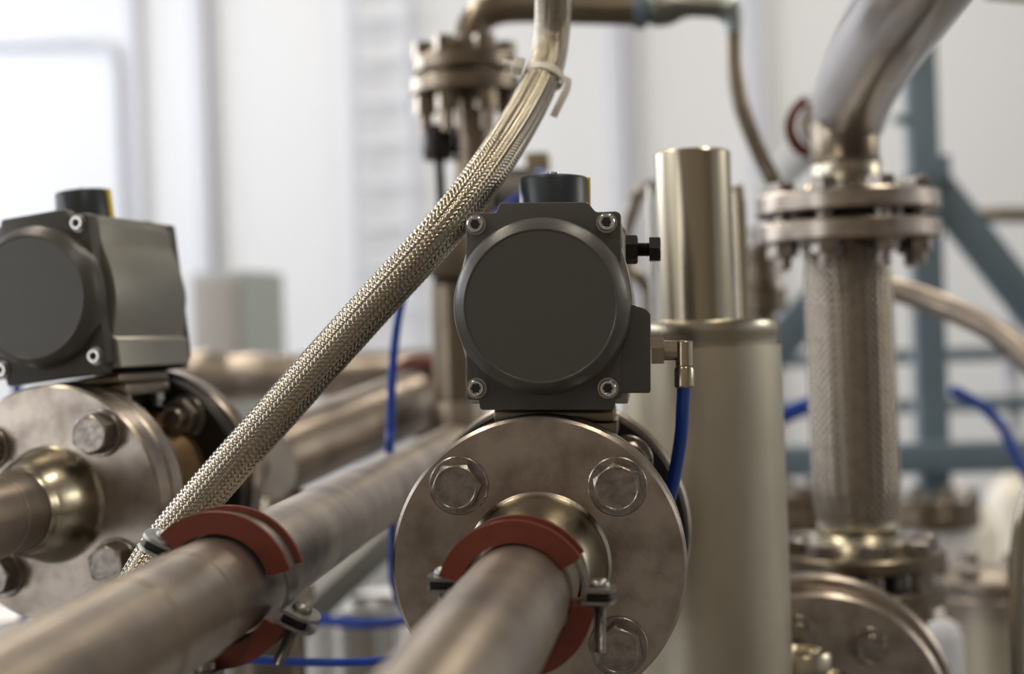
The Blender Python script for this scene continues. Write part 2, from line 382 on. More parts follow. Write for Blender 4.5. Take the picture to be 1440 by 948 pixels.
def make_actuator(label, mw, port=True):
    t = thing('pneumatic_actuator', label, 'actuator', mw)
    ol = [L2(*p) for p in ((655, 303), (657, 300), (661, 299), (694, 299), (698, 297), (702, 287), (706, 285), (824, 284), (828, 286), (836, 296), (840, 298), (866, 297), (871, 299), (873, 303),
                            (874, 430), (874, 556), (872, 560), (866, 562), (864, 574), (861, 577), (679, 577), (675, 575), (673, 563), (658, 562), (655, 558))]
    obj('end_plate', prism(ol[::-1], YP, YP + .013, .0010), 'grey', t, 30)
    cx, cz = L2(763, 431)
    prof = [(0, -.001), (.0500, -.001), (.0500, .006), (.0492, .0095), (.0472, .0125), (.0440, .0155), (.0430, .0163), (.0422, .0162), (.0418, .0158), (0, .0160)]
    obj('piston_cap', lathe(prof, TR(cx, YP, cz) @ TF, 128), 'grey', t, 24)
    # extruded body with bulging sides
    zt = L2(765, 300)[1]; zb = L2(765, 572)[1] + .001
    right = []
    n = 40
    for i in range(n + 1):
        z = zb + (zt - zb) * i / n; w = .0445
        dz = z - (cz)
        if abs(dz) < .034: w = max(w, .0445 + .0065 * math.cos(dz / .034 * math.pi / 2) ** 1.0)
        if z < zb + .021: w = .0475
        if z > zt - .004: w = .043
        right.append((cx + w, z))
    poly = right + [(max(2 * cx - x, cx - .0430) if z < zb + .022 else 2 * cx - x, z) for x, z in reversed(right)]
    obj('body', prism(poly, YP + .013, YB, .0008), 'side', t, 50)
    # rear plate and cap
    obj('rear_plate', prism(ol[::-1], YB, YB + .010, .001), 'grey', t, 30)
    obj('rear_cap', lathe([(0, 0), (.044, 0), (.043, .006), (.038, .010), (0, .010)], TR(cx, YB + .010, cz) @ TY, 64), 'grey', t, 24)
    for px, py in ((669, 316), (853, 313), (855, 546), (670, 546)):
        x, z = L2(px, py)
        s = obj('cap_screw', socket_screw(.0047, .0042, TR(x, YP, z) @ TF), 'chrome', t, 30)
        obj('socket', lathe([(0, .0012), (.0027, .0012), (.0027, .0040), (0, .0040)], TR(x, YP, z) @ TF, 6), 'gasket', s, 30)  # black plug paints the shade inside the hex recess
        obj('washer', lathe([(.0046, 0), (.0060, 0), (.0060, .0007), (.0046, .0007)], TR(x, YP, z) @ TF, 32), 'zinc', s, 30)
    # indicator knob
    kx = L2(779, 290, .082)[0]; kz = L2(779, 249, .082)[1]; kb = zt - .002
    k = obj('position_indicator', lathe([(0, kb), (.0215, kb), (.0210, kz - .002), (.0203, kz - .0006), (.019, kz), (0, kz)], TR(kx, .082, 0), 64), 'knob', t)
    part_label(k, 'dark blue grey indicator knob')
    h = kz - kb
    part_label(obj('pointer_strip', box(-.0035, .0035, .0195, .0222, kb + .001, kz - .0004, .0004, None, TR(kx, .082, 0) @ Matrix.Rotation(R(-80), 4, 'Z')), 'yellow', k), 'yellow strip')
    obj('indicator_screw', lathe([(0, kz), (.006, kz), (.006, kz + .001), (.004, kz + .001), (.0036, kz + .0028), (0, kz + .0030)], TR(kx, .082, 0), 24), 'chrome', k)
    if port:
        bl = [L2(*p) for p in ((868, 425), (889, 428), (906, 433), (911, 437), (915, 443), (915, 550), (913, 553), (868, 553))]
        obj('port_block', prism(bl[::-1], YP + .0005, YP + .040, .0010), 'grey', t, 30)
        # travel stop
        yy = .048; z = L2(900, 351, yy)[1]
        x0 = L2(880, 351, yy)[0]; x1 = L2(897, 351, yy)[0]; x2 = L2(913, 351, yy)[0]; x3 = L2(929, 351, yy)[0]
        part_label(obj('lock_nut', hexbolt(.0148, x1 - x0, TR(x0, yy, z) @ TX, R(12), mark=False), 'black', t, 25), 'blackened lock nut')
        th = [(0, x0)]
        for i in range(int((x2 - x0) / .0010)): th += [(.0036, x0 + i * .001), (.0042, x0 + i * .001 + .0005)]
        th += [(.0036, x2), (0, x2)]
        b = lathe([(r, q - x0) for r, q in th], TR(x0, yy, z) @ TX, 24)
        hexbolt(.0135, x3 - x2, TR(x2, yy, z) @ TX, R(28), b, mark=False)
        part_label(obj('travel_stop_bolt', b, 'black', t, 25), 'blackened travel stop bolt')
        # elbow push-in fitting
        yy = .036; s = .826 / 2000
        z = L2(930, 493, yy)[1]; x0 = L2(916, 493, yy)[0]; x1 = L2(934, 493, yy)[0]; x2 = L2(962, 493, yy)[0]
        zc0 = L2(962, 514, yy)[1]; zc1 = L2(962, 545, yy)[1]
        b = sweep([(x1 - .004, yy, z), (x2 - .004, yy, z)], .0057, 28, 2, smooth=False)
        sweep([(x2, yy, z + .0048), (x2, yy, zc0)], .0050, 28, 2, b, False)
        lathe([(0, 0), (.0050, 0), (.0044, .0009), (0, .0012)], TR(x2, yy, z + .0047), 28, b)
        f = obj('elbow_fitting', b, 'brass', t); part_label(f, 'nickel coloured elbow push-in fitting')
        obj('hex_collar', hexbolt(.0142, x1 - x0, TR(x0, yy, z) @ TX, R(20), mark=False), 'brass', f, 25)
        obj('release_collar', lathe([(0, 0), (.0052, 0), (.0058, .001), (.0058, .0105), (.0050, .012), (.0052, .0125), (0, .0125)], TR(x2, yy, zc1), 32), 'brass', f, 30)
        t['tube'] = [x2, yy, zc1]
    return t
cv = make_valve('central steel ball valve between two round flanges, under the sharp grey actuator', VM)
ca = make_actuator('grey pneumatic actuator in sharp focus at the centre with a big round end cap', VM)
# left valve, turned and leaning left
LM = TR(-0.41504, 0.94474, 1.34583) @ Matrix.Rotation(R(-9.0), 4, 'Z') @ Matrix.Rotation(R(-5.87), 4, 'Y')
lv = make_valve('soft-focus steel ball valve at the left, under the leaning grey actuator', LM, True)
la = make_actuator('leaning grey actuator cut by the left edge of the frame, its metal side showing', LM, False)

# pipes in front of the valves (with flanges bolted on)
def flanged_pipe(label, mw, length, rots, seams=(), dirv=None, group=None):
    t = thing('flanged_pipe', label, 'pipe', mw, group); Q = TR(0, -.02, 0) @ (dirv or I4)
    f = obj('weld_neck_flange', lathe([(0, 0), (RF - .0018, 0), (RF, .0018), (RF, .0162), (RF - .0018, .018), (0, .018)], TY, 128), 'flange', t)
    hb = flange_bm_hub(.042)
    obj('weld_neck', hb, 'hub', f, 60)
    obj('gasket', lathe([(0, .018), (.062, .018), (.062, .0195), (0, .0195)], TY, 48), 'gasket', t)
    b = lathe([(0, 0), (RP, 0), (RP, length), (RP - .002, length), (RP - .002, 0.001)], Q @ TR(0, -.020, 0) @ TF, 64)
    obj('pipe', b, 'pipe', t)
    for s in seams:
        obj('weld_seam', lathe([(RP - .001, 0), (RP + .0006, .0006), (RP + .0008, .0018), (RP + .0006, .003), (RP - .001, .0036)], Q @ TR(0, -s + .02, 0) @ TF, 64), 'pipe', t)
    for (sx, sz), r in zip(((-1, 1), (1, 1), (1, -1), (-1, -1)), rots): add_bolt(t, sx * BC, 0, sz * BC, -1, r)
    return t
def flange_bm_hub(hub, hr=.0385):
    prof = [(RP + .0004, hub), (RP + .0014, hub - .002), (RP + .0016, hub - .006)]
    for i in range(1, 13):
        a = i / 12
        prof.append((RP + .0016 + (hr - RP - .0016) * (.45 * a + .55 * math.sin(a * math.pi / 2)), hub - .006 - (hub - .008) * a ** 1.15))
    prof += [(hr + .0010, .001), (hr + .003, -.0005)]
    return lathe(prof, TF, 72)
cp = flanged_pipe('nearest steel pipe running at the viewer from the big central flange', VM, .62, (5, 38, 38, 10), (), Matrix.Rotation(R(-3.0), 4, 'Z') @ Matrix.Rotation(R(1.4), 4, 'X'))
lp = flanged_pipe('blurred steel pipe leaving the left edge from the flange under the leaning actuator', LM, .75, (12, 20, 33, 5), (.064,))
# rear flange and pipe of the centre and left lines
def rear_line(label, mw, length, r=RP):
    t = thing('flanged_pipe', label, 'pipe', mw @ TR(0, .1355, 0))
    obj('weld_neck_flange', flange_bm(.0885, 0, .017), 'flange', t)
    obj('gasket', lathe([(0, -.0015), (.062, -.0015), (.062, 0), (0, 0)], TY, 48), 'gasket', t)
    obj('pipe', lathe([(0, .017), (.040, .017), (r + .002, .05), (r, .055), (r, length), (0, length)], TY, 48), 'pipe', t)
    for sx, sz in ((-1, 1), (1, 1), (1, -1), (-1, -1)):
        n = add_bolt(t, sx * .0475, -.0175, sz * .0475, -1, 10, True, h=.011)
    return t
rear_line('rear flange and pipe hidden behind the central valve, right rim showing', VM, .5)
rear_line('rear flange and pipe behind the leaning left valve', LM, .16, .03)

# second long pipe with clamp (parallel to the first)
dY = Vector((0, 1, 0))
A2 = P(312, 824, .72)
near = A2 + dY * -.40; far_len = 1.62 - .72 + .40
t2 = thing('long_pipe', 'long diagonal steel pipe with a weld ring, running from lower left to behind the valve', 'pipe', TR(*near))
obj('pipe', lathe([(0, 0), (RP, 0), (RP, far_len), (0, far_len)], TY, 64), 'pipe', t2)
for d_ in (.585, .655):
    s = d_ - .72 + .40
    obj('weld_seam', lathe([(RP - .001, 0), (RP + .0005, .0006), (RP + .0007, .0016), (RP + .0005, .0026), (RP - .001, .0032)], TR(0, s, 0) @ TY, 64), 'pipe', t2)
# lower pipe hugging beneath the long pipe (thin bright tube)
t = thing('riser_pipe', 'vertical steel riser behind the grey actuator that the diagonal pipe joins', 'pipe', TR(*(near + dY * far_len)))
h = P(660, 400, 1.62).z - t.location.z
obj('pipe', lathe([(0, -t.location.z), (.027, -t.location.z), (.027, h), (0, h)], I4, 40), 'darkpipe', t)
obj('tee_collar', lathe([(0, -.05), (.031, -.05), (.032, -.03), (.032, .03), (.031, .05), (0, .05)], I4, 40), 'pipe', t)

# pipe clamps
def clamp(label, centre, rot, wid=.020, tail=.030, mat_band='zinc', rod=None, group=None, n=48, k=1.0, pre=I4, u0=33, u1=164):
    mw = TR(*centre) @ pre @ Matrix.Rotation(R(rot), 4, 'Y')
    t = thing('pipe_clamp', label, 'clamp', mw, group)
    # angle a measured from +x up; lathe about y: TF maps (x,y)->(x,z)
    G = RP * k + .0016; O = G + .0112 * k; W2 = wid / 2
    def half(a0, a1, nm):
        # U-shaped rubber with raised rims both sides
        prof = [(G, -W2), (O, -W2), (O, -W2 + .0032), (O - .0045, -W2 + .0036), (O - .0045, W2 - .0036), (O, W2 - .0032), (O, W2), (G, W2)]
        o = obj(nm, lathe(prof, TF, n, None, R(a0), R(a1)), 'rubber', t, 30)
        o['label'] = 'red rubber lining, ' + nm.split('_')[0] + ' half'
        return o
    up = half(u0, u1, 'upper_lining'); lo = half(-150, -4, 'lower_lining')
    def band(a0, a1, zz, sg, nm):
        b = lathe([(O - .0046, -W2 + .0042), (O - .0028, -W2 + .0042), (O - .0028, W2 - .0042), (O - .0046, W2 - .0042)], TF, n, None, R(a0), R(a1))
        # ears left and right
        for s, za in ((1, zz[0]), (-1, zz[1])):
            out = []
            x0 = (O - .0062) if s > 0 else (O - .0105); x1 = x0 + .015; rr = W2 - .001
            out = [(x0, -rr), (x1 - .004, -rr)] + [(x1 - .004 + rr * .62 * math.cos(a), rr * math.sin(a)) for a in np.linspace(-math.pi / 2, math.pi / 2, 10)[1:-1]] + [(x1 - .004, rr), (x0, rr)]
            bb = bmesh.new()
            v0 = [bb.verts.new((s * x, y, za)) for x, y in out]; v1 = [bb.verts.new((s * x, y, za + .0018)) for x, y in out]
            bb.faces.new(v0); bb.faces.new(v1[::-1]); m_ = len(out)
            for i in range(m_): bb.faces.new((v0[i], v0[(i + 1) % m_], v1[(i + 1) % m_], v1[i]))
            bmesh.ops.recalc_face_normals(bb, faces=bb.faces)
            merge(b, bb)
            # web curving from the band end to the ear
            ae = R(a0 if (s > 0) == (sg > 0) else a1)
            pb = Vector(((O - .0037) * math.cos(ae), 0, (O - .0037) * math.sin(ae)))
            pe = Vector((s * (x0 + .001), 0, za + .0009))
            pm = Vector((s * max(abs(pb.x), abs(pe.x) * .97), 0, (pb.z + pe.z) / 2))
            path = catmull([pb, pm, pe], 6)
            vs = []
            bb = bmesh.new()
            for q in path:
                nx = Vector((s, 0, .0)) * .0009
                vs.append([bb.verts.new((q.x + e * nx.x, w, q.z)) for e, w in ((-1, -W2 + .0042), (1, -W2 + .0042), (1, W2 - .0042), (-1, W2 - .0042))])
            for a, c in zip(vs, vs[1:]):
                for i in range(4): bb.faces.new((a[i], a[(i + 1) % 4], c[(i + 1) % 4], c[i]))
            bb.faces.new(vs[0]); bb.faces.new(vs[-1][::-1]); bmesh.ops.recalc_face_normals(bb, faces=bb.faces)
            merge(b, bb)
        return obj(nm, b, mat_band, t, 35)
    band(u0, u1, (.0040, .0078), 1, 'upper_band'); band(-152, -6, (-.0020, .0018), -1, 'lower_band')
    for s, zz, zl, tl in ((1, .0058, .0019, tail), (-1, .0096, .0057, .018)):
        x = s * (O + .0022) if s > 0 else s * (O - .0022)
        obj('rubber_pad', box(x - .006, x + .005, -W2 + .003, W2 - .003, zl - .0020, zl + .0020, .0006), 'gasket', t)
        hd = [(0, 0), (.0052, 0), (.0052, .0012), (.0045, .0028), (.0028, .0038), (.0012, .0040), (.0010, .0026), (0, .0026)]
        sc = obj('clamp_screw', lathe(hd, TR(x, 0, zz), 28), 'zinc', t, 50)
        th = [(0, 0)]
        for i in range(int(tl / .001)): th += [(.0027, i * .001), (.0031, i * .001 + .0005)]
        th += [(0, tl)]
        part_label(obj('threaded_shank', lathe(th, TR(x, 0, zz) @ Matrix.Rotation(R(180), 4, 'X'), 18), 'bolt', sc, 30), 'dull grey threaded shank')
    return t
clamp('red-lined pipe clamp on the nearest pipe in front of the central flange', P(727, 838, .710), 2, tail=.033, pre=Matrix.Rotation(R(-3.0), 4, 'Z') @ Matrix.Rotation(R(1.4), 4, 'X'))
clamp('red-lined pipe clamp, tilted, on the long diagonal pipe', P(314, 824, .72), 26, u0=40, u1=160, wid=.028, tail=.030)
# hanger rod + nut below second clamp, and the bench rail that carries the lines
c2 = P(290, 930, .70)
t = thing('support_rod', 'threaded support rod with a hex nut, just under the long diagonal pipe', 'rod', TR(c2.x, c2.y, 1.05))
hh = c2.z - 1.05
obj('rod', lathe([(0, 0), (.005, 0), (.005, hh), (0, hh)], I4, 20), 'bolt', t)
obj('hex_nut', hexbolt(.015, .008, TR(0, 0, hh - .012), R(10), mark=False), 'zinc', t)
t = thing('support_rail', 'low steel rail standing below the frame under the pipes', 'rail', TR(0, c2.y, 0))
obj('crossbar', box(-.55, .30, -.025, .025, 1.0, 1.05, .003), 'frame', t)
for x in (-.52, .27): obj('leg', box(x - .025, x + .025, -.025, .025, 0, 1.0, .003), 'frame', t)

# ------------------------------------------------------------------ braided hose (hero)
HP = [(110, 985, .80), (160, 885, .81), (203, 808, .83), (239, 755, .84), (319, 660, .845), (421, 545, .845), (518, 437, .845), (616, 330, .85), (668, 265, .868), (703, 215, .895),
      (734, 165, .935), (756, 122, .965), (770, 85, .985), (776, 45, .99), (778, 0, .98), (775, -60, .96), (765, -150, .93)]
hp = catmull([P(*p) for p in HP], 10)
org = P(203, 808, .83)
t = thing('braided_hose', 'shiny woven steel hose curving from top centre down to lower left', 'hose', TR(*org))
inv = TR(*(-org))
braid('braid', hp, .01195, 24, R(44), t, 'braid', inv, samp=3, amp=.00034, bulge=.00032)
obj('inner_tube', sweep(hp, .0113, 24, smooth=False, inv=inv), 'core', t)
# cable tie
tc = P(765, 108, .972); ax = dirn(P(757, 126, .96), P(770, 85, .985))
side = (P(800, 118, .972) - tc).normalized(); side = (side - ax * side.dot(ax)).normalized(); fr = ax.cross(side)
if fr.y > 0: fr = -fr
axt = (ax * .94 + side * -.0 + fr * .36).normalized()
fr2 = (fr - axt * fr.dot(axt)).normalized(); sd2 = (side - axt * side.dot(axt)).normalized()
mm = Matrix((sd2, fr2, axt)).transposed().to_4x4(); mm.translation = tc
if mm.determinant() < 0: mm = mm @ Matrix.Diagonal((1, 1, -1, 1))
t = thing('cable_tie', 'white nylon cable tie looped round the braided hose near the top', 'cable tie', mm)
obj('strap_loop', lathe([(.0128, -.0024), (.0140, -.0024), (.0140, .0024), (.0128, .0024)], I4, 48, None, 0, 2 * math.pi * .999), 'nylon', t)
obj('head', box(-.0225, -.0150, .000, .009, -.0045, .0045, .0008, box(-.030, -.0215, .002, .006, -.0018, .0018, .0006)), 'nylon', t)
tl = [P(797, 108, .955), P(798, 122, .955), P(790, 140, .955), P(778, 164, .955)]
b = bmesh.new(); mi = mm.inverted(); pl = catmull(tl, 6); prev = None
sw = (P(806, 118, .955) - P(796, 114, .955)).normalized()
for i, q in enumerate(pl):
    w_ = .0024 if i > 3 else .003; dn = Vector((0, 1, 0)) * .0006
    cur = [b.verts.new(mi @ (q + sw * w_ * a + dn * c)) for a, c in ((-1, -1), (1, -1), (1, 1), (-1, 1))]
    if prev:
        for j in range(4): b.faces.new((prev[j], prev[(j + 1) % 4], cur[(j + 1) % 4], cur[j]))
    else: b.faces.new(cur)
    prev = cur
b.faces.new(prev[::-1]); obj('loose_tail', b, 'nylon', t)

# ------------------------------------------------------------------ blue air tubes
def tube(label, pts, r, m='blue', name='air_tube', cat='tube', seg=16, group=None, k=12):
    w = [P(*p) if not isinstance(p, Vector) else p for p in pts]; org = w[0]
    o = obj(name, sweep(w, r, seg, k, inv=TR(*(-org))), m); o.location = org
    return tag(o, label, cat, group)
tp = VM @ Vector(ca['tube']); del ca['tube']
tube('blue air tube hanging from the elbow fitting of the central actuator', [tp + Vector((0, 0, .003)), P(960, 575, .835), P(958, 610, .845), P(952, 650, .858), P(943, 695, .87), P(925, 760, .885), P(900, 830, .90)], .00400)
tube('blue air tube hanging vertically between the braided hose and the actuator', [(578, 340, 1.22), (570, 400, 1.22), (559, 450, 1.22), (552, 520, 1.22), (549, 600, 1.22), (548, 640, 1.22), (552, 760, 1.25), (556, 830, 1.3), (600, 905, 1.3)], .0040)
tube('lower of two blue tubes crossing horizontally under the long pipe', [(240, 920, 1.0), (310, 925, 1.0), (420, 931, 1.0), (530, 930, 1.0), (640, 915, 1.02), (720, 880, 1.1)], .0030)
tube('upper, more blurred blue tube crossing horizontally under the long pipe', [(380, 860, 1.6), (440, 870, 1.6), (500, 877, 1.6), (560, 874, 1.6), (620, 860, 1.6)], .0058)
tube('short blue tube end seen below the leaning left actuator', [(20, 500, 1.5), (23, 545, 1.5), (26, 600, 1.5), Vector((P(26, 600, 1.5).x, P(26, 600, 1.5).y, .5)), Vector((P(26, 600, 1.5).x, P(26, 600, 1.5).y, 0))], .005)
tube('blue tube arcing at the right edge in front of the steel frame', [(1337, 548, 1.9), (1352, 555, 1.9), (1385, 575, 1.9), (1410, 602, 1.9), (1432, 645, 1.9), (1460, 700, 1.9)], .0075)
tube('short stretch of blue tube left of the wide braided hose', [(1070, 598, 1.9), (1110, 581, 1.9), (1145, 567, 1.9), (1180, 555, 1.9)], .0115)
tube('small blue tube peeping out behind the indicator knob', [(690, 310, 1.57), (725, 280, 1.55), (750, 262, 1.55), (762, 246, 1.55), (757, 240, 1.58)], .0040)

# ------------------------------------------------------------------ vessel with stack, right of the centre
vc = P(984, 470, 1.07); vt = P(984, 451, 1.07).z; sr = 1.07 / 2000
t = thing('steel_vessel', 'tall dull steel cylinder standing right behind the central valve', 'vessel', TR(vc.x, vc.y, 0))
vr = 107 * sr
obj('shell', lathe([(0, 0), (vr + .003, 0), (vr + .003, vt - .02), (0, vt - .02)], I4, 72), 'vessel', t)
obj('rim', lathe([(0, vt - .02), (vr + .0005, vt - .02), (vr + .0005, vt - .012), (vr + .0015, vt - .010), (vr + .0015, vt - .002), (vr, vt), (0, vt)], I4, 72), 'hub', t)
st = P(976, 214, 1.07).z; r1 = 53 * sr
obj('stack_tube', lathe([(0, vt), (r1, vt), (r1, st - .0015), (r1 - .0012, st), (r1 - .003, st), (r1 - .003, st - .05), (0, st - .05)], TR(-.001, 0, 0), 56), 'stack', t)
tube('thin steel tube rising just right of the stack on the vessel', [Vector((P(1046, 470, 1.25).x, P(1046, 470, 1.25).y, 0)), (1046, 470, 1.25), (1043, 400, 1.25), (1038, 280, 1.25), (1036, 262, 1.25)], .006, 'stack', 'steel_tube')
tube('slim bright tube just left of the stack, behind the travel stop bolt', [Vector((P(921, 470, 1.3).x, P(921, 470, 1.3).y, 0)), (921, 470, 1.3), (918, 400, 1.3), (914, 262, 1.3)], .0035, 'chrome', 'steel_tube')
tube('bent brown steel pipe with a bow, left of the stack', [(980, 262, 1.9), (925, 262, 1.9), (900, 272, 1.9), (888, 300, 1.9), (880, 330, 1.9), (884, 380, 1.9), (905, 400, 1.9), (915, 500, 1.9), Vector((P(915, 500, 1.9).x, P(915, 500, 1.9).y, .6)), Vector((P(915, 500, 1.9).x, P(915, 500, 1.9).y, 0))], .0085, 'darkpipe', 'bent_pipe', 'pipe')

# ------------------------------------------------------------------ right hand hose assembly
dz = 1.35; sc_ = dz / 2000
def flange_disc(rf, z0, z1, M=I4, bm=None): return lathe([(0, z0), (rf - .002, z0), (rf, z0 + .002), (rf, z1 - .002), (rf - .002, z1), (0, z1)], M, 72, bm)
up_ = (P(1200, 345, dz) - P(1204, 740, dz)).normalized()
base = P(1206, 740, dz)
def hz(y): return (P(1202, y, dz) - base).length if y < 740 else -(P(1202, y, dz) - base).length
t = thing('braided_hose', 'wide blurred braided steel hose standing upright at right, golden glints on its edge', 'hose', TR(*base))
zz = hz(343)
path = [Vector((0, 0, zz * i / 40)) + Vector((-.0015 * i / 40, 0, 0)) for i in range(41)]
rad = [.0335 + .0068 * min(1, math.sin(math.pi * min(1, max(0, (i + 1) / 42))) * 2.2) ** .8 for i in range(41)]
braid('braid', path, rad, 32, R(45), t, 'braid2', I4, samp=2, amp=.0006, bulge=.0008)
obj('inner_tube', sweep(path, [r - .0022 for r in rad], 32, smooth=False), 'core', t)
obj('ferrule', lathe([(0, -.006), (.034, -.006), (.038, 0), (.036, .012), (0, .012)], I4, 48), 'hub', t)
obj('ferrule', lathe([(0, zz - .01), (.036, zz - .01), (.036, zz + .004), (0, zz + .004)], I4, 48), 'darkpipe', t)
def pair(label, z0, th, gap, rf, boltr, nb, name='flange_pair', hubtop=None, hubbot=None, rot=20, m='flange'):
    t = thing(name, label, 'flange', TR(base.x, base.y, base.z + z0))
    obj('lower_flange', flange_disc(rf, 0, th), m, t)
    obj('upper_flange', flange_disc(rf, th + gap, 2 * th + gap), m, t)
    obj('spacer', lathe([(0, th), (rf * .55, th), (rf * .55, th + gap), (0, th + gap)], I4, 40), 'black', t)
    for i in range(nb):
        a = R(rot + 360 * i / nb); x, y = boltr * math.cos(a), boltr * math.sin(a)
        b = hexbolt(.024, .011, TR(x, y, 2 * th + gap), R(rot), mark=False)
        lathe([(0, 0), (.0075, 0), (.0075, gap), (0, gap)], TR(x, y, th), 20, b)
        bo = obj('bolt', b, 'bolt', t)
        b = hexbolt(.024, .012, TR(x, y, 0) @ Matrix.Rotation(R(180), 4, 'X'), 0, mark=False)
        lathe([(0, .012), (.0072, .012), (.0072, .024), (0, .024)], TR(x, y, 0) @ Matrix.Rotation(R(180), 4, 'X'), 20, b)
        obj('nut', b, 'bolt', bo)
    if hubtop: obj('weld_neck', lathe(hubtop, TR(0, 0, 2 * th + gap), 56), 'hub', t)
    if hubbot: obj('weld_neck', lathe(hubbot, I4, 56), 'hub', t)
    return t
fz0 = hz(341); thk = 26 * sc_; gp = 9 * sc_
pair('steel flange pair joined by bolts on top of the wide braided hose', fz0, .0185, .0085, .0865, .0665, 8,
     hubtop=[(.046, 0), (.043, .005), (.037, .010), (.0335, .015), (.0335, .028)])
ctop = hz(172); cb = fz0 + 2 * .0185 + .0085 + .028
t = thing('elbow_pipe', 'large bright steel elbow sweeping from the flange out of the top right corner', 'pipe', TR(base.x, base.y, base.z + cb))
obj('collar', lathe([(0, 0), (.0330, 0), (.0335, .004), (.0320, .006), (.0320, ctop - cb), (0, ctop - cb)], I4, 48), 'darkpipe', t)
ep = [P(1195, 168, 1.35), P(1196, 158, 1.35), P(1203, 128, 1.30), P(1228, 75, 1.18), P(1276, 0, 1.02), P(1330, -80, .93), P(1400, -190, .86)]
obj('elbow', sweep(ep, [.034, .0352, .0365, .0368, .0368, .0368, .0368], 56, 12, inv=TR(*(-t.location))), mat('satin_elbow_steel', (.62, .60, .61), 1, .28, .3, 20, 0, 1, (.5, .48, .5)), t)
# bottom flange pair, and the valve under it
fb = hz(840)
pair('steel flange pair below the wide braided hose, its nuts on top', fb, .014, .018, .0800, .062, 8,
     hubtop=[(.050, 0), (.046, .010), (.040, .016), (.0365, -(fb + .046 + .006))], rot=5, m='darkpipe')
def plain_valve(label, c, rf, nb, bc, rot, m2='flange'):
    t = thing('ball_valve', label, 'valve', TR(*c))
    obj('front_flange', flange_bm(rf, 0, .018, ch=.003), 'flange', t)
    obj('rear_flange', flange_bm(rf * 1.10, .024, .042, ch=.003), 'flange', t)
    obj('valve_body', lathe([(0, .042), (.06, .042), (.052, .07), (.06, .1), (.086, .1), (.086, .118), (0, .118)], TY, 48), 'flange', t)
    obj('raised_face', lathe([(0, 0), (bc * .62, 0), (bc * .55, .008), (0, .008)], TF, 48), 'hub', t)
    for i in range(nb):
        a = R(rot + 360 / nb * i)
        add_bolt(t, bc * math.cos(a), 0, bc * math.sin(a), -1, 15 * i, rw=.015, af=.022, h=.014)
    return t
plain_valve('blurred round valve flange with bolts at bottom right, below the wide braided hose', P(1152, 1018, 1.14), .1050, 8, .074, 12)
# horizontally mounted cover, lower left of it
cvp = P(1125, 938, 1.09)
t = thing('round_cover', 'round brass-toned cover at the bottom edge, beside the dull steel cylinder', 'cover', TR(cvp.x, cvp.y, 0))
obj('drum', lathe([(0, 0), (.021, 0), (.021, cvp.z), (0, cvp.z)], I4, 40), 'darkpipe', t)
obj('lid', lathe([(0, cvp.z), (.025, cvp.z), (.025, cvp.z + .010), (.023, cvp.z + .013), (.018, cvp.z + .013), (.016, cvp.z + .010), (0, cvp.z + .010)], I4, 48), 'hub', t)
# small pipe with red clamp behind the elbow
tube('bright steel pipe running back behind the elbow at upper right', [P(1160, 170, 1.62), P(1160, 170, 1.62) + dY * .75], .0265, 'chrome', 'straight_pipe', 'pipe', 32)
clamp('red-lined clamp half hidden behind the large bright elbow', P(1152, 178, 1.66), -82, wid=.018)

# ------------------------------------------------------------------ upper middle flanged riser
d3 = 1.62; s3 = d3 / 2000
rc = P(668, 235, d3)
def z3(y): return P(660, y, d3).z
t = thing('flange_pair', 'dark flange pair with tall bolts, top left of the actuator behind the braided hose', 'flange', TR(rc.x - 9 * s3, rc.y, z3(134)))
zz = [0, z3(111) - z3(134), z3(103) - z3(134), z3(80) - z3(134)]
obj('lower_flange', flange_disc(78 * s3, zz[0], zz[1]), 'darkpipe', t)
obj('upper_flange', flange_disc(72 * s3, zz[2], zz[3]), 'darkpipe', t)
obj('gasket', lathe([(0, zz[1]), (60 * s3, zz[1]), (60 * s3, zz[2]), (0, zz[2])], I4, 40), 'gasket', t)
for i, a in enumerate((195, 250, 305, 10, 70, 130)):
    a = R(a); x, y = 58 * s3 * math.cos(a), 58 * s3 * math.sin(a)
    b = hexbolt(.022, .016, TR(x, y, zz[3]), 0, mark=False)
    bo = obj('bolt', b, 'darkpipe', t)
    b = hexbolt(.022, .022, TR(x, y, 0) @ Matrix.Rotation(R(180), 4, 'X'), 0, mark=False)
    lathe([(0, .022), (.007, .022), (.007, .045), (0, .045)], TR(x, y, 0) @ Matrix.Rotation(R(180), 4, 'X'), 16, b)
    obj('nut', b, 'darkpipe', bo)
t = thing('valve_riser', 'dark vertical valve column under the flange pair, behind the braided hose', 'valve', TR(rc.x, rc.y, z3(404)))
hgt = z3(134) - z3(404)
def rz(y): return z3(y) - z3(404)
prof = [(0, rz(404)), (24 * s3, rz(404)), (30 * s3, rz(395)), (30 * s3, rz(240)), (29 * s3, rz(200)), (29 * s3, rz(140)), (29 * s3, rz(134)), (0, rz(134))]
obj('column', lathe(prof, I4, 40), 'darkpipe', t)
obj('valve_body', box(-70 * s3, 72 * s3, -.02, .06, rz(392), rz(300), .008), 'darkpipe', t)
obj('actuator_barrel', sweep([(-.01, .02, rz(268)), (95 * s3, .02, rz(268))], 32 * s3, 28, 2, smooth=False), 'side', t)
obj('rod', sweep([(-50 * s3, -.01, rz(180)), (-48 * s3, -.01, rz(260)), (-46 * s3, -.01, rz(345))], 7 * s3, 14, 6), 'black', t)
obj('rod_joint', lathe([(0, 0), (.016, 0), (.018, .01), (.018, .03), (.012, .04), (0, .04)], TR(-50 * s3, -.01, rz(225)), 24), 'black', t)
obj('bracket', box(70 * s3, 104 * s3, 0, .03, rz(245), rz(218), .003), 'brass', t)
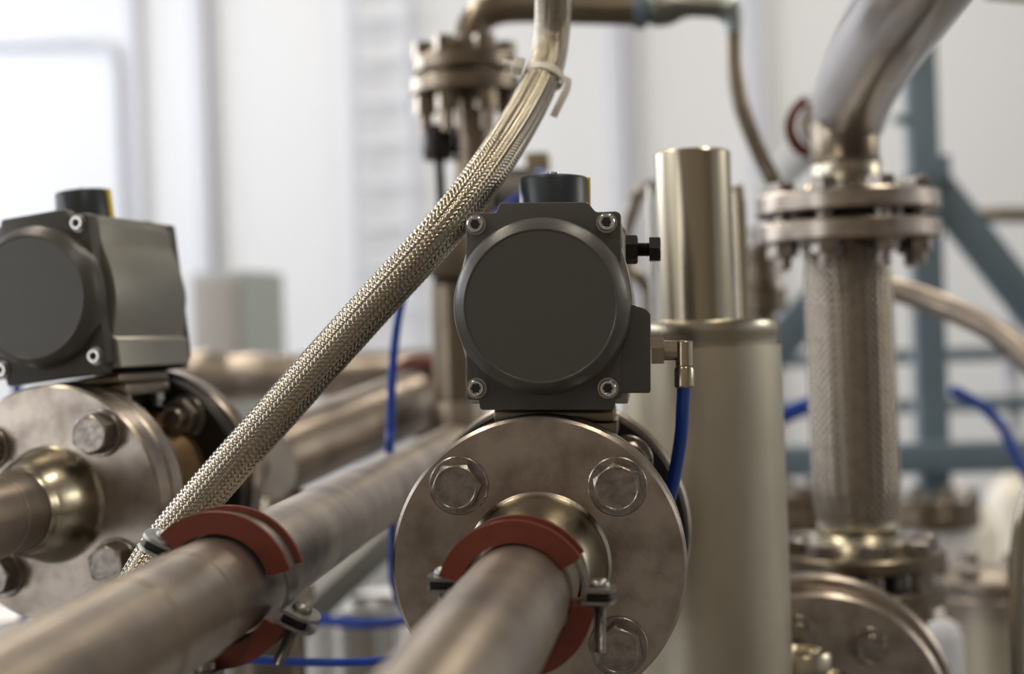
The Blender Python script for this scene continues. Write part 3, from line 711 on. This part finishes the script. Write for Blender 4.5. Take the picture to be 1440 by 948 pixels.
obj('foot', box(-62 * s3, -20 * s3, -.02, .02, rz(404), rz(392), .003), 'black', t)
# elbow and horizontal run at the very top
t = thing('elbow_pipe', 'dark steel pipe bending at the top and running right behind the braided hose', 'pipe', TR(*P(660, 80, d3)))
inv = TR(*(-t.location))
obj('elbow', sweep([P(662, 84, d3), P(663, 55, d3), P(672, 28, d3), P(700, 13, d3), P(745, 11, d3), P(800, 13, d3), P(892, 15, d3)], [27 * s3, 26 * s3, 23 * s3, 22 * s3, 21 * s3, 21 * s3, 21 * s3], 32, 10, inv=inv), 'darkpipe', t)
obj('neck', sweep([P(661, 82, d3), P(662, 62, d3)], 40 * s3, 32, 2, smooth=False, inv=inv), 'darkpipe', t)
obj('union_ring', sweep([P(889, 15, d3), P(894, 15, d3), P(907, 15, d3), P(911, 15, d3)], [22 * s3, 25 * s3, 25 * s3, 20 * s3], 32, 4, smooth=False, inv=inv), 'frame', t)
obj('reducer', sweep([P(911, 14, d3), P(922, 14, d3), P(940, 13, d3), P(958, 10, d3), P(975, 9, d3), P(1020, 11, d3)], [18 * s3, 23 * s3, 22 * s3, 17 * s3, 15 * s3, 15 * s3], 28, 6, inv=inv), mat('green_grey_steel', (.20, .21, .19), .8, .35), t)
obj('corner', sweep([P(1012, 12, d3), P(1026, 15, d3), P(1030, 30, d3), P(1031, 46, d3)], [17 * s3, 17 * s3, 14 * s3, 12 * s3], 24, 8, inv=inv), mat('pale_elbow_steel', (.32, .36, .36), .8, .35), t)
tube('thin dark drain tube running down from the top pipe towards the flange at right', [(1031, 44, 1.62), (1032, 90, 1.62), (1040, 140, 1.62), (1050, 172, 1.62), (1072, 225, 1.62), (1094, 268, 1.62), (1110, 310, 1.66)], .0092, 'darkpipe', 'drain_tube', 'tube')

# ------------------------------------------------------------------ left middle: blurred pipe with red clamp
pa, pb = P(372, 652, 1.42), P(610, 553, 1.75)
t = thing('straight_pipe', 'thick blurred brown pipe in the middle distance, crossing behind the braided hose', 'pipe', TR(*pa))
obj('pipe', sweep([pa, pb + (pb - pa) * .25], .0385, 40, 2, smooth=False, inv=TR(*(-pa))), 'pipe', t)
def ring_clamp(label, c, axis, r):
    q = axis.to_track_quat('Z', 'Y').to_matrix().to_4x4(); q.translation = c
    t = thing('pipe_clamp', label, 'clamp', q)
    for nm, a0, a1 in (('upper_lining', 8, 172), ('lower_lining', 188, 352)):
        obj(nm, lathe([(r, -.011), (r + .011, -.011), (r + .011, .011), (r, .011)], I4, 40, None, R(a0), R(a1)), 'rubber', t)
    for s in (-1, 1):
        obj('ear', box(s * (r + .008) - .010, s * (r + .008) + .010, -.005, .005, -.008, .008, .001), 'zinc', t)
        obj('clamp_screw', sweep([(s * (r + .014), -.02, 0), (s * (r + .014), .012, 0)], .004, 12, 2, smooth=False), 'zinc', t)
    return t
ring_clamp('blurred red-lined clamp at the far end of the thick brown pipe', P(596, 558, 1.72), (pb - pa).normalized(), .039)
# clutter behind the left valve
tube('big brown horizontal duct far behind the left valve', [Vector((P(200, 600, 2.6).x, P(200, 600, 2.6).y, 0)), Vector((P(200, 600, 2.6).x, P(200, 600, 2.6).y, .9)), (255, 560, 2.6), (330, 532, 2.6), (420, 530, 2.6), (640, 520, 2.7)], .042, 'pipe', 'duct', 'duct', 32)
def cabinet(label, cpt, w, d, h, z0, m, m2, name='control_cabinet', cat='cabinet', rot=0):
    t = thing(name, label, cat, TR(cpt.x, cpt.y, 0) @ Matrix.Rotation(R(rot), 4, 'Z'))
    obj('housing', box(-w / 2, w / 2, 0, d, z0 + .1, z0 + h, .012), m, t)
    obj('door', box(-w / 2 + .02, w / 2 - .02, -.02, 0, z0 + .13, z0 + h - .03, .004), m2, t)
    obj('handle', box(w / 2 - .07, w / 2 - .05, -.04, -.02, z0 + h * .55, z0 + h * .7, .003), 'black', t)
    obj('plinth', box(-w / 2 + .03, w / 2 - .03, .02, d - .02, z0, z0 + .1), 'frame', t)
    return t
c = P(306, 470, 5.0)
cabinet('beige-fronted control cabinet far back, left of the braided hose', c, .215, .30, P(328, 381, 5.0).z, 0, 'cabinet2', 'cabinet', rot=-14)
# bracket stand and bright tank seen under the diagonal pipe
tk = P(470, 870, 1.9)
t = thing('steel_bucket', 'bright steel bucket-like tank under the long diagonal pipe, blue tube before it', 'tank', TR(tk.x + .01, tk.y + .1, 0))
zt = P(470, 868, 1.9).z
obj('shell', lathe([(0, 0), (.055, 0), (.062, zt - .02), (.066, zt - .015), (.066, zt), (.060, zt), (.060, zt - .03), (0, zt - .03)], I4, 48), 'chrome', t)
tk = P(540, 880, 2.3)
t = thing('white_drum', 'white plastic drum behind the steel bucket, left of the central flange', 'drum', TR(tk.x, tk.y + .1, 0))
zt = P(540, 860, 2.3).z
obj('shell', lathe([(0, 0), (.065, 0), (.07, .02), (.07, zt - .03), (.06, zt - .01), (0, zt - .01)], I4, 40), 'white', t)
obj('lid', lathe([(0, zt - .01), (.064, zt - .01), (.064, zt + .01), (0, zt + .01)], I4, 40), 'white', t)
a, b_ = P(330, 950, 1.75), P(600, 700, 1.95)
o = obj('steel_brace', beam(a, b_, .05, .035, inv if False else Vector((0, 0, 1))), mat('dull_grey_steel', (.20, .20, .19), .5, .5)); tag(o, 'grey steel brace slanting under the long diagonal pipe', 'brace')
# dark column stub below clamp 2
sp_ = P(378, 948, 1.35)
t = thing('pipe_stub', 'brown vertical pipe below the tilted clamp at the bottom edge', 'pipe', TR(sp_.x, sp_.y, 0))
obj('pipe', lathe([(0, 0), (.036, 0), (.036, P(378, 840, 1.35).z), (0, P(378, 840, 1.35).z)], I4, 36), 'darkpipe', t)
obj('cap_flange', lathe([(0, 0), (.046, 0), (.046, .014), (0, .014)], TR(0, 0, P(378, 842, 1.35).z), 36), 'pipe', t)
# yellow-glinting fitting behind the hose
fp = P(392, 690, 1.45)
t = thing('pipe_fitting', 'small brassy fitting between the braided hose and the long pipe', 'fitting', TR(fp.x, fp.y, 0))
fz = fp.z
obj('tube', lathe([(0, 0), (.020, 0), (.020, fz - .03), (.030, fz - .02), (.030, fz - .004), (.022, fz), (.018, fz + .03), (0, fz + .03)], I4, 32), 'hub', t)

# ------------------------------------------------------------------ blue-grey steel frame at right
d5 = 3.0; s5 = d5 / 2000
pt = P(1296, 60, d5); p0 = P(1312, 640, d5)
px_ = p0.x
t = thing('steel_gantry', 'blue-grey painted steel frame with post, braces and crossbeam at right', 'frame', TR(px_, p0.y, 0))
ztop = P(1296, 62, d5).z
obj('post', box(-.031, .031, -.03, .03, 0, ztop, .004), 'frame', t)
ti = TR(-px_, -p0.y, 0)
bz = P(1300, 640, d5).z
obj('crossbeam', box(-.50, .62, -.032, -.092, bz - .031, bz + .031, .004), 'frame', t)
def brace(a, b, w=.075, nm='brace', tt=None, ii=None):
    return obj(nm, beam(a, b, .04, w, Vector((0, 0, 1)), .003, None, ii or ti), 'frame', tt or t)
brace(P(1318, 262, d5) + Vector((0, .02, 0)), P(1470, 455, d5) + Vector((0, .02, 0)))
brace(P(1290, 262, d5) + Vector((0, -.05, 0)), P(1060, 520, d5) + Vector((0, -.05, 0)))
brace(P(1258, 168, d5), P(1300, 168, d5), .018, 'stub_arm')
obj('bolt_plate', box(.02, .05, -.04, .04, P(1330, 240, d5).z - .03, P(1330, 240, d5).z + .03, .004), 'frame', t)
d6 = 4.6; p6 = P(1250, 560, d6)
t6 = thing('rear_rack', 'second blue-grey rack with thin rails farther back at right', 'rack', TR(p6.x, p6.y, 0))
i6 = TR(-p6.x, -p6.y, 0)
for y_ in (502, 572):
    z = P(1250, y_, d6).z; obj('rail', box(-.45, .75, -.02, .02, z - .022, z + .022, .003), 'frame', t6)
for x_ in (-.42, .12, .40, .70): obj('post', box(x_ - .02, x_ + .02, .022, .062, 0, P(1250, 420, d6).z, .003), 'trim' if x_ in (.12, .40) else 'frame', t6)
# beige pipe arcing right
tube('beige steel pipe arching from behind the wide braided hose to the right edge', [(1190, 385, 1.75), (1250, 404, 1.75), (1310, 425, 1.72), (1370, 450, 1.68), (1420, 482, 1.65), (1470, 530, 1.62)], .0145, 'pipe', 'arched_pipe', 'pipe', 28)
tube('far brown horizontal pipe at the right edge, above the frame brace', [(1375, 303, 4.2), (1420, 302, 4.2), (1500, 305, 4.2)], .022, 'darkpipe', 'straight_pipe', 'pipe')
tube('dark pipe end at the top right corner', [(1385, -6, 1.8), (1440, -1, 1.8), (1500, 2, 1.8)], .004, 'darkpipe', 'straight_pipe', 'pipe')
# drum with lid at bottom right
def lidded(label, px, py, d, r, lidm='darkpipe', shellm='vessel', ribs=True, name='lidded_vessel'):
    c = P(px, py, d); t = thing(name, label, 'vessel', TR(c.x, c.y, 0)); z = c.z
    obj('shell', lathe([(0, 0), (r * .86, 0), (r * .86, z - .05), (0, z - .05)], I4, 48), shellm, t)
    obj('lid', lathe([(0, z - .05), (r, z - .05), (r, z - .025), (r * .97, z - .022), (r * .97, z - .018), (r, z - .016), (r, z - .002), (r * .98, z), (r * .5, z + .004), (0, z + .012)], I4, 56), lidm, t)
    if ribs:
        for i in range(8):
            a = R(360 / 8 * i + 10)
            obj('lid_bolt', hexbolt(.022, .014, TR(r * .86 * math.cos(a), r * .86 * math.sin(a), z), 0, mark=False), 'bolt', t)
    return t
lidded('brown-lidded vessel at bottom right with bolts round its lid', 1395, 805, 1.85, .085, 'pipe')
lidded('farther lidded vessel right of the wide braided hose, under the crossbeam', 1310, 700, 2.6, .085, 'darkpipe', 'white')
lidded('dark round vessel glimpsed between the dull cylinder and the wide braided hose', 1118, 690, 2.2, .07, 'darkpipe', 'darkpipe')
# white ball-like funnels
def jug(label, px, py, d, r, m='white'):
    c = P(px, py, d); t = thing('plastic_canister', label, 'canister', TR(c.x, c.y, 0)); z = c.z
    obj('body', lathe([(0, 0), (r, 0), (r, z - r * .9), (r * .8, z - r * .3), (r * .35, z), (0, z)], I4, 32), m, t)
    obj('cap', lathe([(0, z), (r * .3, z), (r * .3, z + r * .3), (0, z + r * .3)], I4, 20), 'cream', t)
jug('cream plastic canister right of the wide braided hose, below the crossbeam', 1345, 700, 3.6, .10, 'cream')
jug('blue-white plastic canister just right of the lower end of the wide hose', 1292, 712, 3.2, .06)
jug('white plastic canister at the right edge below the crossbeam', 1425, 672, 4.0, .075, 'cream')
jug('pale plastic canister under the lidded vessel at bottom right', 1318, 868, 1.6, .027, 'trim')
lidded('white drum standing low at the far left behind the long pipe', 5, 862, 2.9, .11, 'white', 'white', False, 'white_drum')  # drum added to stand in for a bright spot on the floor
# braided hose at right edge
tube('thin braided hose standing at the far right edge, bottom', [(1450, 690, 1.25), (1437, 740, 1.25), (1430, 800, 1.25), (1428, 870, 1.25), (1430, 960, 1.25)], .0075, 'braid', 'steel_hose', 'hose')
c = P(1140, 455, 2.4)
jug2 = P(1070, 400, 1.9)
t = thing('small_valve', 'small blurred valve under the left side of the upper flange pair', 'valve', TR(jug2.x, jug2.y, 0))
z = jug2.z
obj('stem', lathe([(0, 0), (.018, 0), (.018, z - .04), (.034, z - .035), (.034, z - .005), (.022, z), (.022, z + .03), (.030, z + .032), (.030, z + .05), (0, z + .05)], I4, 32), 'darkpipe', t)
obj('bonnet', lathe([(0, z + .05), (.012, z + .05), (.016, z + .075), (0, z + .08)], I4, 24), 'chrome', t)
